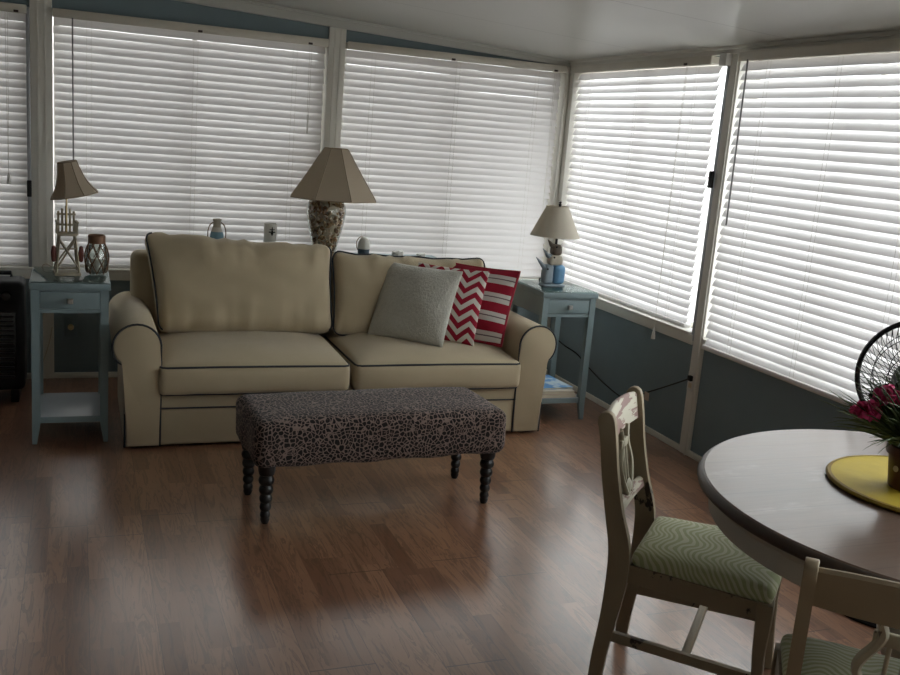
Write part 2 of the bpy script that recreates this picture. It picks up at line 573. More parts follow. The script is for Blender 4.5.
# white posts between the windows, with a grey metal channel and a latch
tn = [0]
def trim(mb, mat='trim', ang=30):
    tn[0] += 1
    return struct(mb.build('trim_%d' % tn[0], M[mat], ang=ang))
def post_back(x0, x1, latch=None):
    b = MB().box(x0, x1, -.016, TH, 0, trim_z(x0) + .02, bev=.003)
    w = x1 - x0
    b.box(x0 + w * .30, x0 + w * .38, -.020, -.012, .0, 2.1)
    b.box(x0 + w * .64, x0 + w * .72, -.020, -.012, .0, 2.1)
    o = trim(b)
    return o
post_back(-3.240, -3.130)
post_back(-1.620, -1.517)
trim(MB().box(-.045, .0, -.012, TH, 0, 2.05, bev=.003))
struct(MB().box(-3.259, -3.241, -.014, .012, .60, 2.03, bev=.003).build('trim_20', M['metal']))
lt = MB().box(-3.262, -3.238, -.030, -.010, 1.035, 1.125, bev=.004).build('latch', M['black'], bpy.data.objects['trim_20'])
lt['kind'] = 'structure'
def post_right(y0, y1):
    w = y1 - y0
    b = MB().box(-.016, TH, y0, y1, 0, 2.065, bev=.003)
    b.box(-.021, -.012, y0 + w * .2, y0 + w * .3, 0, 2.06)
    return trim(b)
post_right(-1.785, -1.705)
post_right(-3.525, -3.425)
post_right(-5.265, -5.155)
trim(MB().box(-.012, TH, -.065, -.012, 0, 2.05, bev=.003))
ch = struct(MB().box(-.018, -.004, -1.703, -1.684, .60, 2.03, bev=.003).build('trim_21', M['metal']))
MB().box(-.034, -.012, -1.699, -1.672, 1.39, 1.475, bev=.004).build('latch', M['black'], ch)['kind'] = 'structure'
MB().box(-.05, -.012, -1.715, -1.655, 1.985, 2.045, bev=.006).build('bracket', M['trim_bright'], ch)['kind'] = 'structure'
# sloping white trim under the ceiling at the back, straight one at the right
b = MB().prism([(XL, trim_z(XL)), (0, trim_z(0)), (0, ceil_z(0) + .01), (XL, ceil_z(XL) + .01)], 'y', -.03, .02)
b.prism([(XL, ceil_z(XL) - .012), (0, ceil_z(0) - .012), (0, ceil_z(0) + .005), (XL, ceil_z(XL) + .005)], 'y', -.05, -.02)
trim(b, 'ceiling')
b = MB().box(-.03, .02, YF, -.02, 2.042, 2.085)
b.box(-.05, -.02, YF, -.02, 2.063, 2.085)
trim(b, 'trim')
# sills
b = MB()
for x0, x1 in WBACK:
    b.box(x0, x1, -.022, TH, SILL0, SILL1 - .012, bev=.003); b.box(x0 - .01, x1 + .01, -.032, .06, SILL1 - .014, SILL1, bev=.003)
trim(b)
b = MB()
for y0, y1 in WRIGHT:
    b.box(-.022, TH, y0, y1, SILL0, SILL1 - .012, bev=.003)
    if y0 > -2: b.box(-.032, .06, y0 + .02, y1, SILL1 - .014, SILL1, bev=.003)
trim(b)
struct(MB().box(XL, -.01, -.014, 0, 0, .032, bev=.003).build('baseboard_back', M['trim']))
struct(MB().box(-.014, 0, YF, -.01, 0, .032, bev=.003).build('baseboard_right', M['trim']))

# sliding sashes behind the blinds; bare in the two added openings
wn = [0]
def window(rot, p0, p1):
    """frame with a meeting stile and two panes, local x along the wall, +y outwards"""
    wn[0] += 1
    w = p1 - p0
    b = MB()
    b.box(0, w, .085, .12, SILL1 - .02, SILL1 + .02); b.box(0, w, .085, .12, HEAD - .03, HEAD)
    b.box(0, .03, .085, .12, SILL1, HEAD); b.box(w - .03, w, .085, .12, SILL1, HEAD)
    b.box(w / 2 - .013, w / 2 + .013, .085, .12, SILL1, HEAD)
    o = struct(b.build('window_%d' % wn[0], M['trim'], smooth=False))
    g = MB().box(.03, w / 2 - .02, .098, .102, SILL1 + .01, HEAD - .02).box(w / 2 + .02, w - .03, .104, .108, SILL1 + .01, HEAD - .02).build('pane', M['glass'], o, smooth=False)
    g['kind'] = 'structure'
    if rot:
        o.rotation_euler = (0, 0, -PI / 2); o.location = (0, p1, 0)
    else:
        o.location = (p0, 0, 0)
    return o
for a, c in WBACK: window(0, a, c)
for a, c in WRIGHT: window(1, a, c)  # includes the two unseen, unblinded windows added as extra daylight

# ------------------------------------------------------------------ blinds
PITCH = .0432
def blind(label, rot, at, width, zbot, seed, wand=None, cord=None, cord_z=1.3, tassel=True, clips=(.5,), ladders=(.12, .5, .88), yc=.030):
    rnd = random.Random(seed)
    root = thing('window_blind', label, 'blind', at, -PI / 2 if rot else 0, 'white slatted blinds over the sunroom windows')
    z0 = zbot
    b = MB()
    n = int((2.0 - (z0 + .03)) / PITCH) + 1
    segs = 14
    for k in range(n):
        zc = z0 + .034 + k * PITCH
        th = R(63.2 + rnd.uniform(-1.0, 1.0) - (2.0 if k >= n - 2 else 0))
        dx = rnd.uniform(-.003, .003)
        j0, j1 = rnd.uniform(-.0012, .0012), rnd.uniform(-.0012, .0012)
        wob = [rnd.uniform(-.0007, .0007) for _ in range(segs + 1)]
        rows = []
        for i in range(segs + 1):
            t = i / segs
            x = dx + t * width
            row = []
            for q in (-1, -.55, 0, .55, 1):
                s_ = q * .0252; bul = .0030 * (1 - q * q)
                row.append((x, yc + s_ * math.cos(th) - bul * math.sin(th), zc + s_ * math.sin(th) + bul * math.cos(th) + j0 * (1 - t) + j1 * t + wob[i]))
            rows.append(row)
        b.sheet(rows)
    b.build('slats', M['slat'], root, ang=60)
    hf = yc - .072 if yc > 0 else yc - .036
    MB().box(-.004, width + .004, hf, hf + .014, 1.996, 2.041, bev=.003).box(-.002, width + .002, hf + .014, yc + .024, 2.004, 2.038).build('headrail', M['valance'], root)
    MB().box(0, width, yc - .024, yc + .024, z0 - .001, z0 + .016, bev=.004).build('bottom_rail', M['slat'], root)
    b = MB()
    for f in ladders:
        x = f * width
        for dx in (-.012, .012):
            b.tube([(x + dx, yc - .0165, z0 + .01), (x + dx, yc - .0165, 2.0)], .0007, 4)
    b.build('ladder_cord', M['cord_pale'], root)
    for f in clips:
        x = f * width
        MB().box(x - .012, x + .012, hf - .008, hf + .002, 1.998, 2.010, bev=.002).build('cord_lock', M['table_edge'], root)
    if wand:
        x, zl = wand
        MB().tube([(x, hf - .012, 2.0), (x, hf - .010, 1.9), (x + .004, hf - .009, zl)], .0042, 7).build('tilt_wand', M['wand'], root)
    if cord:
        c = MB()
        for d in (-.006, .006):
            c.tube(smooth_path([(cord + d, hf - .006, 2.0), (cord + d * .6, hf - .009, 1.5), (cord, hf - .009, cord_z)], 4), .0011, 5)
        co = c.build('lift_cord', M['cord_pale'], root)
        if tassel:
            MB().lathe([(0, .0), (.004, .002), (.008, -.02), (.0115, -.045), (.0115, -.058), (0, -.060)], 12, (cord, hf - .009, cord_z)).build('tassel', M['trim_bright'], co)
    return root
blind('white slatted blind at the left frame edge, left of the black latch', False, (-4.79, 0, 0), 1.532, .650, 1, cord=1.44, cord_z=1.16, clips=(.97,))
blind('wide white blind with a long tilt wand behind the wooden chair lamp', False, (-3.123, 0, 0), 1.492, .650, 2, wand=(.095, 1.25), cord=1.39, cord_z=1.6, tassel=False, clips=(.51, .93))
blind('white slatted blind right of the seashell lamp, ending in the room corner', False, (-1.505, 0, 0), 1.445, .650, 3, clips=(.46, .95), cord=1.37, cord_z=1.1, tassel=False)
blind('bright white blind with a hanging tassel, beside the beaked figure lamp', True, (0, -.068, 0), 1.506, .650, 4, cord=1.32, cord_z=.60, clips=(.86,))
blind('bright white blind over the round dining table, lower edge over the sill', True, (0, -1.862, 0), 1.56, .604, 5, yc=-.050, wand=(.085, 1.23), clips=(.9,), ladders=(.13, .42, .72, .93))


# ------------------------------------------------------------------ sofa
SX, W2 = -1.733, .93          # centre and half of the seat width
sofa = thing('sofa', 'beige two cushion sofa with rolled arms and dark piping', 'sofa', (SX, -.85, 0))
def wr(p, s, a):
    return noise.noise(Vector(p) * s) * a
b = MB()
b.rbox((0, -.03, .141), (2 * W2 + .02, .88, .258), .02, (4, 4, 2))
b.build('base', M['sofa'], sofa)
b = MB().tube([(-W2, -.4755, .197), (W2, -.4755, .197)], .004, 6)
b.build('base_piping', M['piping'], sofa)
b = MB().rbox((0, .33, .42), (2.02, .17, .81), .045, (12, 4, 8), lambda p, u: p + Vector((0, (u[2] > 0) * -.0, wr((p.x, p.y, 0), 5, .004))))
b.build('back_frame', M['sofa'], sofa)
# arms
def arm_outline():
    pts = [(.137, .014), (.137, .40)]
    cx, cz, r = .0865, .490, .1065
    for a in range(-42, 181, 12):
        pts.append((cx + r * math.cos(R(a)), cz + r * math.sin(R(a))))
    pts += [(-.02, .40), (-.02, .014)]
    return pts
for s in (-1, 1):
    ol = [(s * (W2 + x), z) for x, z in arm_outline()]
    b = MB().prism(ol, 'y', -.48, .40, bev=.012)
    a = b.build('arm', M['sofa'], sofa, ang=50)
    pp = [Vector((x, -.474, z)) for x, z in ol]
    MB().tube(pp, .0052, 8).build('piping', M['piping'], a)
for x in (-1.0, 1.0):
    for y in (-.40, .33):
        MB().box(x - .035, x + .035, y - .035, y + .035, 0, .03).build('foot', M['dark_bead'], sofa)
# seat cushions
for s in (-1, 1):
    cx = s * .4655
    def fn(p, u, cx=cx):
        k = (1 - u[0] ** 4) * (1 - max(-1, u[1]) ** 4)
        top = max(0, u[2])
        p = p + Vector((0, 0, top * (.050 * k + .012 * (u[1] + 1) / 2)))
        p.y -= .016 * (1 - u[2] ** 2) * (1 - u[0] ** 4) * max(0, -u[1])
        p.z += wr(p, 4, .005) + wr(p, 11, .002)
        return p
    b = MB().rbox((cx, -.165, .335), (.912, .69, .145), .032, (18, 14, 4), fn)
    c = b.build('seat_cushion', M['sofa'], sofa, ang=70)
    L, Rr, y0, y1 = cx - .450, cx + .450, -.505, .16
    zt = .398
    loop = [(L, y1, zt), (L, y0 + .03, zt), (L + .01, y0 + .008, zt), (L + .03, y0, zt)] + \
           [(L + .03 + (Rr - L - .06) * t / 10, y0 - .004 * math.sin(PI * t / 10), zt + .004 * math.sin(PI * t / 10)) for t in range(1, 10)] + \
           [(Rr - .03, y0, zt), (Rr - .01, y0 + .008, zt), (Rr, y0 + .03, zt), (Rr, y1, zt)]
    q = MB().tube(loop, .0052, 8)
    lo = [(x, y + .006, .268) for x, y, z in loop[1:-1]]
    q.tube(lo, .0042, 6)
    q.build('piping', M['piping'], c)
# back cushions, leaning
def back_cushion(cx, w, h, t, zc, yc, tilt, puff, sagL, seed, flare, sides):
    off = Vector((seed * 3.1, seed * 1.7, 0))
    def fn(p, u):
        k = max(0, 1 - abs(u[0]) ** 3.0) * max(0, 1 - abs(u[2]) ** 3.0)
        p = p.copy()
        p.y += u[1] * puff * (k ** .8)
        if u[2] > 0:
            p.z += -.030 * (1 - abs(u[0]) ** 2.5) * u[2] ** 2 * .3 + sagL * u[0] * u[2]
            # gathers along the top seam
            p.z += u[2] ** 3 * .006 * math.sin(p.x * 46 + 2 * math.sin(p.x * 17 + seed))
            p.y += u[1] * u[2] ** 2 * .018 * math.sin(p.x * 41 + 3 * math.sin(p.x * 13 + seed)) 
        else:
            p.y += u[1] * u[2] ** 2 * .016 * math.sin(p.x * 52 + 2 * math.sin(p.x * 19 + seed))
        p.x -= u[0] * .014 * (1 - u[2] ** 2)
        p.x += min(0, u[0]) * flare * u[2]
        n_ = noise.noise((p + off) * 5) * .016 + noise.noise((p + off) * 12) * .005
        p.y += n_ * (1 if u[1] < 0 else .3)
        return p
    Mx = Matrix.Translation((cx, yc, zc)) @ Matrix.Rotation(tilt, 4, 'X')
    b = MB().rbox((0, 0, 0), (w, t, h), min(.055, t * .42), (26, 4, 20), fn, Mx)
    c = b.build('back_cushion', M['sofa'], sofa, ang=80)
    # piping around the front edge
    loop = []
    yf = -t / 2 + .016
    hw, hh, r = w / 2 - .003, h / 2 - .003, .05
    for k, (sx, sz, a0) in enumerate(((1, 1, 0), (-1, 1, 90), (-1, -1, 180), (1, -1, 270))):
        for a in range(0, 91, 18):
            x = sx * (hw - r) + r * math.cos(R(a0 + a)); z = sz * (hh - r) + r * math.sin(R(a0 + a))
            loop.append((x, z))
        nx, nz = ((-1, 1), (-1, -1), (1, -1), (1, 1))[k]
        ex = (nx * (hw - r), nz * hh) if k % 2 == 0 else (nx * hw, nz * (hh - r))
        x0, z0 = loop[-1]
        for q in range(1, 9):
            tt = q / 9
            loop.append((x0 + (ex[0] - x0) * tt, z0 + (ex[1] - z0) * tt))
    pts = []
    for x, z in loop:
        u0, u2 = x / (w / 2), z / (h / 2)
        p = Vector((x, -t / 2 + .02, z))
        if z > 0:
            p.z += -.009 * (1 - abs(u0) ** 2.5) * u2 ** 2 + sagL * u0 * u2 + u2 ** 3 * .006 * math.sin(x * 46 + 2 * math.sin(x * 17 + seed))
        p.x -= u0 * .014 * (1 - u2 ** 2)
        p.x += min(0, u0) * flare * u2
        pts.append(Mx @ p)
    m4 = len(pts) // 4
    if sides:   # down both sides only
        for a0, a1 in ((m4, 2 * m4), (3 * m4, 4 * m4)):
            MB().tube(pts[a0 + 1:a1 + 4] if a1 < len(pts) - 4 else pts[a0 + 2:] + pts[:4], .0045, 6).build('piping', M['piping'], c)
    else:
        MB().tube(pts, .0045, 6, closed=True).build('piping', M['piping'], c)
back_cushion(-.452, .945, .50, .17, .680, .125, R(-16), .060, -.022, 1, .035, True)
back_cushion(.470, .915, .455, .17, .640, .125, R(-16), .050, -.008, 2, 0.0, False)

# throw pillows
def pillow(name, label, x, y, yaw, tilt, w, h, t, mat, seed, cord=None, plush=False):
    root = thing(name, label, 'pillow', (x, y, .456), yaw, 'throw pillows at the right end of the sofa')
    Mx = Matrix.Rotation(-tilt, 4, 'X')
    def outline(u, v):
        cx = w / 2 * u * (1 - .04 * (1 - v * v)); cz = h / 2 * v * (1 - .04 * (1 - u * u))
        return cx, cz + h / 2
    N = 26
    def P(u, v, sgn):
        cx, cz = outline(u, v)
        k = max(0, (1 - u * u) * (1 - v * v))
        d = t / 2 * k ** .52
        nn = noise.noise(Vector((cx * 6 + seed, cz * 6, sgn))) * .014 + noise.noise(Vector((cx * 17 + seed, cz * 17, sgn))) * (.006 if plush else .003)
        d += nn * min(1, k * 3)
        if plush and k <= 1e-6:
            j = .004
            cx += noise.noise(Vector((cx * 80, cz * 80, seed))) * j; cz += noise.noise(Vector((cx * 90, cz * 70, seed + 5))) * j
        return Vector((cx, sgn * d, cz))
    b = bmesh.new()
    cs = [math.sin(PI / 2 * (2 * i / N - 1)) for i in range(N + 1)]
    for sgn in (-1, 1):
        g = [[b.verts.new(P(u, v, sgn)) for v in cs] for u in cs]
        for i in range(N):
            for j in range(N):
                b.faces.new((g[i][j], g[i + 1][j], g[i + 1][j + 1], g[i][j + 1]))
    bmesh.ops.remove_doubles(b, verts=b.verts[:], dist=1e-4)
    mb = MB(); mb._merge(b)
    o = mb.build('cover', M[mat], root, ang=100)
    o.rotation_euler = (-tilt, 0, 0)
    if cord:
        pts = []
        for a in range(80):
            s = a / 20
            q = [(-1 + 2 * (s % 1), -1), (1, -1 + 2 * (s % 1)), (1 - 2 * (s % 1), 1), (-1, 1 - 2 * (s % 1))][int(s)]
            cx, cz = outline(*q); pts.append((cx, 0, cz))
        c = MB().tube(pts, .0075, 7, closed=True).build('cording', M[cord], root)
        c.rotation_euler = (-tilt, 0, 0)
    return root
pillow('throw_pillow', 'grey plush throw pillow, the front one of three', -1.378, -1.054, -.794, .455, .455, .43, .15, 'fuzzy', 3, plush=True)
pillow('throw_pillow', 'red and white chevron pillow between the grey and the striped one', -1.189, -1.036, -.748, .397, .435, .42, .12, 'chevron', 11)
pillow('throw_pillow', 'red and white striped pillow with red cording against the sofa arm', -1.029, -1.031, -.786, .445, .45, .43, .105, 'stripe', 23, cord='red')

# ------------------------------------------------------------------ leopard bench
bench = thing('bench', 'leopard print bench with dark turned bobbin legs before the sofa', 'bench', (-1.845, -2.085, 0), R(3.2))
def bfn(p, u):
    p = p.copy()
    p.z += max(0, u[2]) * .014 * (1 - u[0] ** 4) * (1 - u[1] ** 4)
    k = 1 - u[2]
    p.x *= 1 + .004 * math.sin(p.y * 30) * k; p.z += (u[2] < -.9) * .004 * math.sin(p.x * 23)
    p += Vector((wr(p, 9, .004), wr(p + Vector((3, 0, 0)), 9, .004), wr(p, 7, .003)))
    return p
MB().rbox((0, 0, .333), (1.075, .435, .19), .040, (24, 10, 5), bfn).build('seat', M['leopard'], bench, ang=80)
def bobbin(x, y):
    pr = [(0, .002), (.013, .0), (.017, .010), (.019, .018)]
    z = .02; r = .0205
    for k in range(5):
        hgt = .032 + k * .002
        for q in range(1, 9):
            pr.append((r * (.74 + .26 * math.sin(PI * q / 8)), z + hgt * q / 8))
        z += hgt; r *= 1.115
    pr += [(.030, z + .004), (.034, z + .02), (.034, .262), (0, .262)]
    return MB().lathe(pr, 20, (x, y, 0))
for x in (-.48, .48):
    for y in (-.155, .155):
        bobbin(x, y).build('leg', M['dark_bead'], bench)

# ------------------------------------------------------------------ side tables
def side_table(label, x, y, h):
    t = thing('side_table', label, 'side table', (x, y, 0), 0, 'blue grey side tables at the sofa ends')
    w, d = .346, .445
    MB().box(-w / 2, w / 2, -d / 2, d / 2, h - .036, h - .006, bev=.003).build('top', M['bluegrey'], t)
    MB().box(-w / 2 + .006, w / 2 - .006, -d / 2 + .006, d / 2 - .006, h - .006, h, bev=.0015).build('glass_top', M['table_glass'], t)
    ix, iy = w / 2 - .008, d / 2 - .008
    b = MB()
    b.box(-ix + .035, ix - .035, iy - .015, iy - .003, h - .145, h - .036)
    for s in (-1, 1):
        b.box(s * (ix - .003), s * (ix - .015), -iy + .035, iy - .035, h - .145, h - .036)
    b.box(-ix + .035, ix - .035, -iy + .004, -iy + .016, h - .145, h - .128)
    b.box(-ix + .035, ix - .035, -iy + .004, -iy + .016, h - .046, h - .036)
    b.build('apron', M['bluegrey'], t)
    dr = MB().box(-ix + .038, ix - .038, -iy + .003, -iy + .018, h - .126, h - .048, bev=.003).build('drawer', M['bluegrey'], t)
    MB().lathe([(0, .026), (.014, .025), (.018, .018), (.016, .011), (.007, .007), (.007, 0)], 4, (0, 0, 0), Matrix.Translation((0, -iy + .003, h - .087)) @ Matrix.Rotation(PI / 2, 4, 'X'), flat=True).build('knob', M['nickel'], dr)
    for sx in (-1, 1):
        for sy in (-1, 1):
            o = []
            bb = bmesh.new()
            xs, ys = sx * ix, sy * iy
            lv = []
            for z, a in ((0, .020), (.10, .036), (h - .036, .036)):
                lv.append([bb.verts.new(p) for p in ((xs, ys, z), (xs - sx * a, ys, z), (xs - sx * a, ys - sy * a, z), (xs, ys - sy * a, z))])
            bb.faces.new(lv[0]); bb.faces.new(lv[-1])
            for A, B in zip(lv, lv[1:]):
                for k in range(4): bb.faces.new((A[k], A[(k + 1) % 4], B[(k + 1) % 4], B[k]))
            mb = MB(); mb._merge(bb)
            mb.build('leg', M['bluegrey'], t, ang=20)
    MB().box(-ix + .012, ix - .012, -iy + .012, iy - .012, .112, .128, bev=.002).build('shelf', M['shelf_white'], t)
    for y_ in (-iy + .010, iy - .022):
        MB().box(-ix + .036, ix - .036, y_, y_ + .012, .098, .126).build('shelf_rail', M['bluegrey'], t)
    return t
TLX, TLY, TLH = -3.034, -.978, .765
TRX, TRY, TRH = -.436, -.895, .748
side_table('blue grey side table with an empty lower shelf, left of the sofa', TLX, TLY, TLH)
side_table('blue grey side table holding magazines on its shelf, right of the sofa', TRX, TRY, TRH)

# magazines on the right table's lower shelf
def magazine(label, dx, dy, z, w, d, t, rz, cov):
    o = thing('magazine', label, 'magazine', (TRX + dx, TRY + dy, z), rz, 'magazines on the side table shelf')
    MB().box(-w / 2 + .002, w / 2 - .002, -d / 2 + .002, d / 2 - .002, .0012, t - .0012).build('pages', M['paper'], o, smooth=False)
    MB().box(-w / 2, w / 2, -d / 2, d / 2, t - .0014, t, bev=.0004).box(-w / 2, w / 2, -d / 2, d / 2, 0, .0014).box(-w / 2, -w / 2 + .0015, -d / 2, d / 2, 0, t).build('cover', M[cov], o, smooth=False)
magazine('thick tan covered magazine at the bottom of the shelf stack', -.005, -.045, .1282, .235, .30, .020, R(1), 'cover_tan')
magazine('pale covered magazine in the middle of the shelf stack', -.003, -.040, .1484, .232, .29, .016, R(-2), 'cover_pale')
magazine('blue and white covered magazine on top of the shelf stack', -.002, -.005, .1646, .225, .285, .010, R(4), 'cover_blue')

# ------------------------------------------------------------------ lamps
def shade(parent, prof, n, tilt=None, ribs=True, mat='shade', flat=True):
    """prof: list of (r, z) from bottom to top, panelled"""
    th = .0025
    full = prof + [(r - th, z) for r, z in reversed(prof)]
    b = MB()
    bb = bmesh.new()
    rings = []
    for r, z in full:
        ring = []
        for k in range(n * 4):
            a = 2 * PI * k / (n * 4)
            sec = 2 * PI / n
            rr = r * math.cos(sec / 2) / math.cos((a % sec) - sec / 2) if flat else r
            ring.append(bb.verts.new((rr * math.cos(a + .3), rr * math.sin(a + .3), z)))
        rings.append(ring)
    m = n * 4
    for i in range(len(rings)):
        A, B = rings[i], rings[(i + 1) % len(rings)]
        for k in range(m): bb.faces.new((A[k], A[(k + 1) % m], B[(k + 1) % m], B[k]))
    b._merge(bb)
    o = b.build('lamp_shade', M[mat], parent, ang=25)
    c = MB()
    if ribs:
        for k in range(n):
            a = 2 * PI * k / n + .3
            c.tube([(r * math.cos(a) * 1.003, r * math.sin(a) * 1.003, z) for r, z in prof], .0022, 6)
    for r, z in (prof[0], prof[-1]):
        ring = []
        for k in range(m):
            a = 2 * PI * k / m; sec = 2 * PI / n
            rr = r * math.cos(sec / 2) / math.cos((a % sec) - sec / 2) if flat else r
            ring.append((rr * math.cos(a + .3), rr * math.sin(a + .3), z))
        if ribs: c.tube(ring, .0028, 6, closed=True)
        else: MB().tube(ring, .0028, 6, closed=True).build('braid', M[mat], o)
    if ribs: c.build('braid', M['shade_trim'], o)
    else: c.bm.free()
    z1 = prof[-1][1]
    MB().tube([(-prof[-1][0] * .9, 0, z1 - .012), (0, 0, z1 - .014), (prof[-1][0] * .9, 0, z1 - .012)], .0018, 5).tube([(0, -prof[-1][0] * .9, z1 - .012), (0, prof[-1][0] * .9, z1 - .012)], .0018, 5).build('spider', M['brass'], o)
    if tilt: o.rotation_euler = tilt
    return o

# lifeguard chair lamp on the left table
lamp = thing('table_lamp', 'small lamp whose base is a wooden lifeguard chair, left table', 'lamp', (-3.050, -.975, TLH), R(6))
MB().box(-.058, .058, -.058, .058, 0, .014, bev=.003).build('base', M['driftwood'], lamp)
b = MB()
def strip(p, q, w=.005): b.tube([p, q], w, 4)
for sx in (-1, 1):
    for sy in (-1, 1):
        strip((sx * .050, sy * .048, .012), (sx * .034, sy * .030, .185), .0052)
    strip((sx * .048, -.045, .05), (sx * .037, .033, .15), .004)
    strip((sx * .041, -.038, .125), (sx * .041, .038, .125), .004)
strip((-.048, -.046, .035), (.036, -.032, .170), .0045); strip((.048, -.046, .035), (-.036, -.032, .170), .0045)
strip((-.050, .046, .035), (.038, .034, .165), .004); strip((.050, .046, .035), (-.038, .034, .165), .004)
for z, w in ((.035, .051), (.125, .044)):
    strip((-w, -.046 + z * .08, z), (w, -.046 + z * .08, z), .004)
b.build('chair_stand', M['driftwood'], lamp)
b = MB().box(-.042, .042, -.042, .042, .185, .197, bev=.002)
for k in range(5):
    x = -.034 + k * .017
    b.box(x - .005, x + .005, .030, .036, .19, .318 - abs(k - 2) * .012, bev=.001)
b.box(-.042, .042, .028, .034, .225, .235); b.box(-.042, .042, .028, .034, .275, .284)
for s in (-1, 1):
    b.box(s * .046, s * .038, -.044, -.034, .19, .245); b.box(s * .049, s * .036, -.046, .040, .245, .252, bev=.001)
    b.box(s * .046, s * .038, .028, .036, .19, .25)
b.build('chair_seat', M['driftwood'], lamp)
for s in (-1, 1):
    MB().lathe([(0, 0), (.009, .006), (.012, .03), (.012, .05), (.008, .075), (0, .08)], 12, (s * .060, -.028, .06)).build('rescue_buoy', M['redwood'], lamp)
MB().tube([(0, .012, .19), (0, .012, .42)], .004, 8).lathe([(.011, .36), (.013, .37), (.013, .41), (.009, .415)], 14, (0, .012, 0)).build('lamp_stem', M['brass'], lamp)
sh = shade(lamp, [(.112, 0), (.092, .025), (.074, .055), (.061, .09), (.051, .125), (.045, .155)], 8, ribs=True)
sh.location = (.034, .005, .372); sh.rotation_euler = (0, R(10.5) * -1 * -.0 + R(-12), 0)
cw = MB()
cw.tube(smooth_path([(.02, .05, .006), (-.045, .16, .01), (-.09, .245, -.005), (-.105, .262, -.2), (-.108, .55, -.45), (-.100, .92, -.62), (-.075, .93, -.735), (-.040, .94, -.66), (-.005, .95, -.55), (.012, .958, -.462)], 7), .0032, 6)
cw = cw.build('power_cord', M['cord_white']); cw.location = lamp.location; cw.rotation_euler = lamp.rotation_euler
tag(cw, 'thin ivory cord looping down behind the left side table', 'cord')

# rope-netted lantern jar
jar = thing('lantern', 'glass jar lantern in brown rope netting, beside the lifeguard chair lamp', 'lantern', (-2.918, -.965, TLH))
jp = [(0, .002), (.034, .002), (.046, .02), (.053, .06), (.053, .085), (.047, .12), (.038, .145), (.036, .155)]
MB().lathe(jp + [(r - .003, z) for r, z in reversed(jp[2:])] + [(.03, .006), (0, .006)], 28).build('jar', M['jar_glass'], jar)
MB().lathe([(.037, .150), (.0395, .152), (.0395, .186), (.036, .190), (.034, .188), (.034, .152)], 24).build('lid', M['copper'], jar)
def jr(z):
    for (r0, z0), (r1, z1) in zip(jp[1:], jp[2:]):
        if z0 <= z <= z1: return r0 + (r1 - r0) * (z - z0) / max(1e-6, z1 - z0)
    return .037
b = MB()
for k in range(8):
    for s in (-1, 1):
        pts = []
        for i in range(15):
            z = .008 + .144 * i / 14
            a = 2 * PI * k / 8 + s * i / 14 * 1.25
            pts.append(((jr(z) + .0025) * math.cos(a), (jr(z) + .0025) * math.sin(a), z))
        b.tube(pts, .0029, 5)
b.build('rope_net', M['rope'], jar)
MB().lathe([(0, .008), (.024, .008), (.024, .075), (.02, .078), (0, .076)], 20).tube([(0, 0, .076), (.001, 0, .086)], .001, 5).build('candle', M['white_ceramic'], jar)

# console table behind the sofa
con = thing('console_table', 'narrow table standing hidden between the sofa back and the windows', 'table', (-1.70, -.20, 0))
MB().box(-.70, .80, -.215, .125, .768, .792, bev=.003).build('top', M['bluegrey'], con)
for x in (-.66, .76):
    for y in (-.19, .10):
        MB().box(x - .02, x + .02, y - .02, y + .02, 0, .768).build('leg', M['bluegrey'], con)
CZ = .7922
# seashell lamp
lamp = thing('table_lamp', 'large lamp with a glass jar base full of seashells behind the sofa', 'lamp', (-1.652, -.295, CZ))
gp = [(.060, 0), (.064, .012), (.074, .07), (.092, .14), (.109, .215), (.115, .265), (.112, .295), (.100, .322), (.080, .335)]
MB().lathe([(0, 0)] + gp + [(0, .336)], 36).build('jar', M['jar_glass'], lamp)
b = MB()
rs = random.Random(5)
def gr(z):
    for (r0, z0), (r1, z1) in zip(gp, gp[1:]):
        if z0 <= z <= z1: return r0 + (r1 - r0) * (z - z0) / (z1 - z0)
    return .06
MB().lathe([(0, .008)] + [(r - .034, z + .006) for r, z in gp[:-1]] + [(0, .32)], 16).build('liner', M['cord_white'], lamp)
for i in range(420):
    z = rs.uniform(.012, .315); a = rs.uniform(0, 2 * PI)
    s = rs.uniform(.011, .021)
    rr = gr(z) - .004 - s * 1.0
    Mx = Matrix.Translation((rr * math.cos(a), rr * math.sin(a), z)) @ Matrix.Rotation(rs.uniform(0, 6), 4, 'Z') @ Matrix.Rotation(rs.uniform(0, 6), 4, 'X')
    if rs.random() < .5:   # scallop
        b.lathe([(0, .5 * s), (.5 * s, .42 * s), (.85 * s, .15 * s), (s, -.1 * s), (.8 * s, -.02 * s), (0, .25 * s)], 7, M=Mx @ Matrix.Scale(.8, 4, (1, 0, 0)))
    else:                  # whelk
        b.lathe([(0, 1.3 * s), (.22 * s, .9 * s), (.3 * s, .75 * s), (.55 * s, .4 * s), (.6 * s, .2 * s), (.35 * s, -.4 * s), (0, -.9 * s)], 7, M=Mx)
o = b.build('seashells', M['shell'], lamp, ang=50)
o['kind'] = 'stuff'; o['label'] = 'mixed seashells filling the glass jar'
MB().lathe([(0, .335), (.075, .335), (.078, .342), (.03, .352), (.012, .36), (.012, .43), (0, .43)], 24).tube([(0, 0, .42), (0, 0, .625)], .004, 6).build('lamp_stem', M['brass'], lamp)
sh = shade(lamp, [(.262, 0), (.259, .012), (.170, .14), (.078, .280), (.070, .286)], 8)
sh.location = (.040, 0, .342); sh.rotation_euler = (0, 0, R(-9))

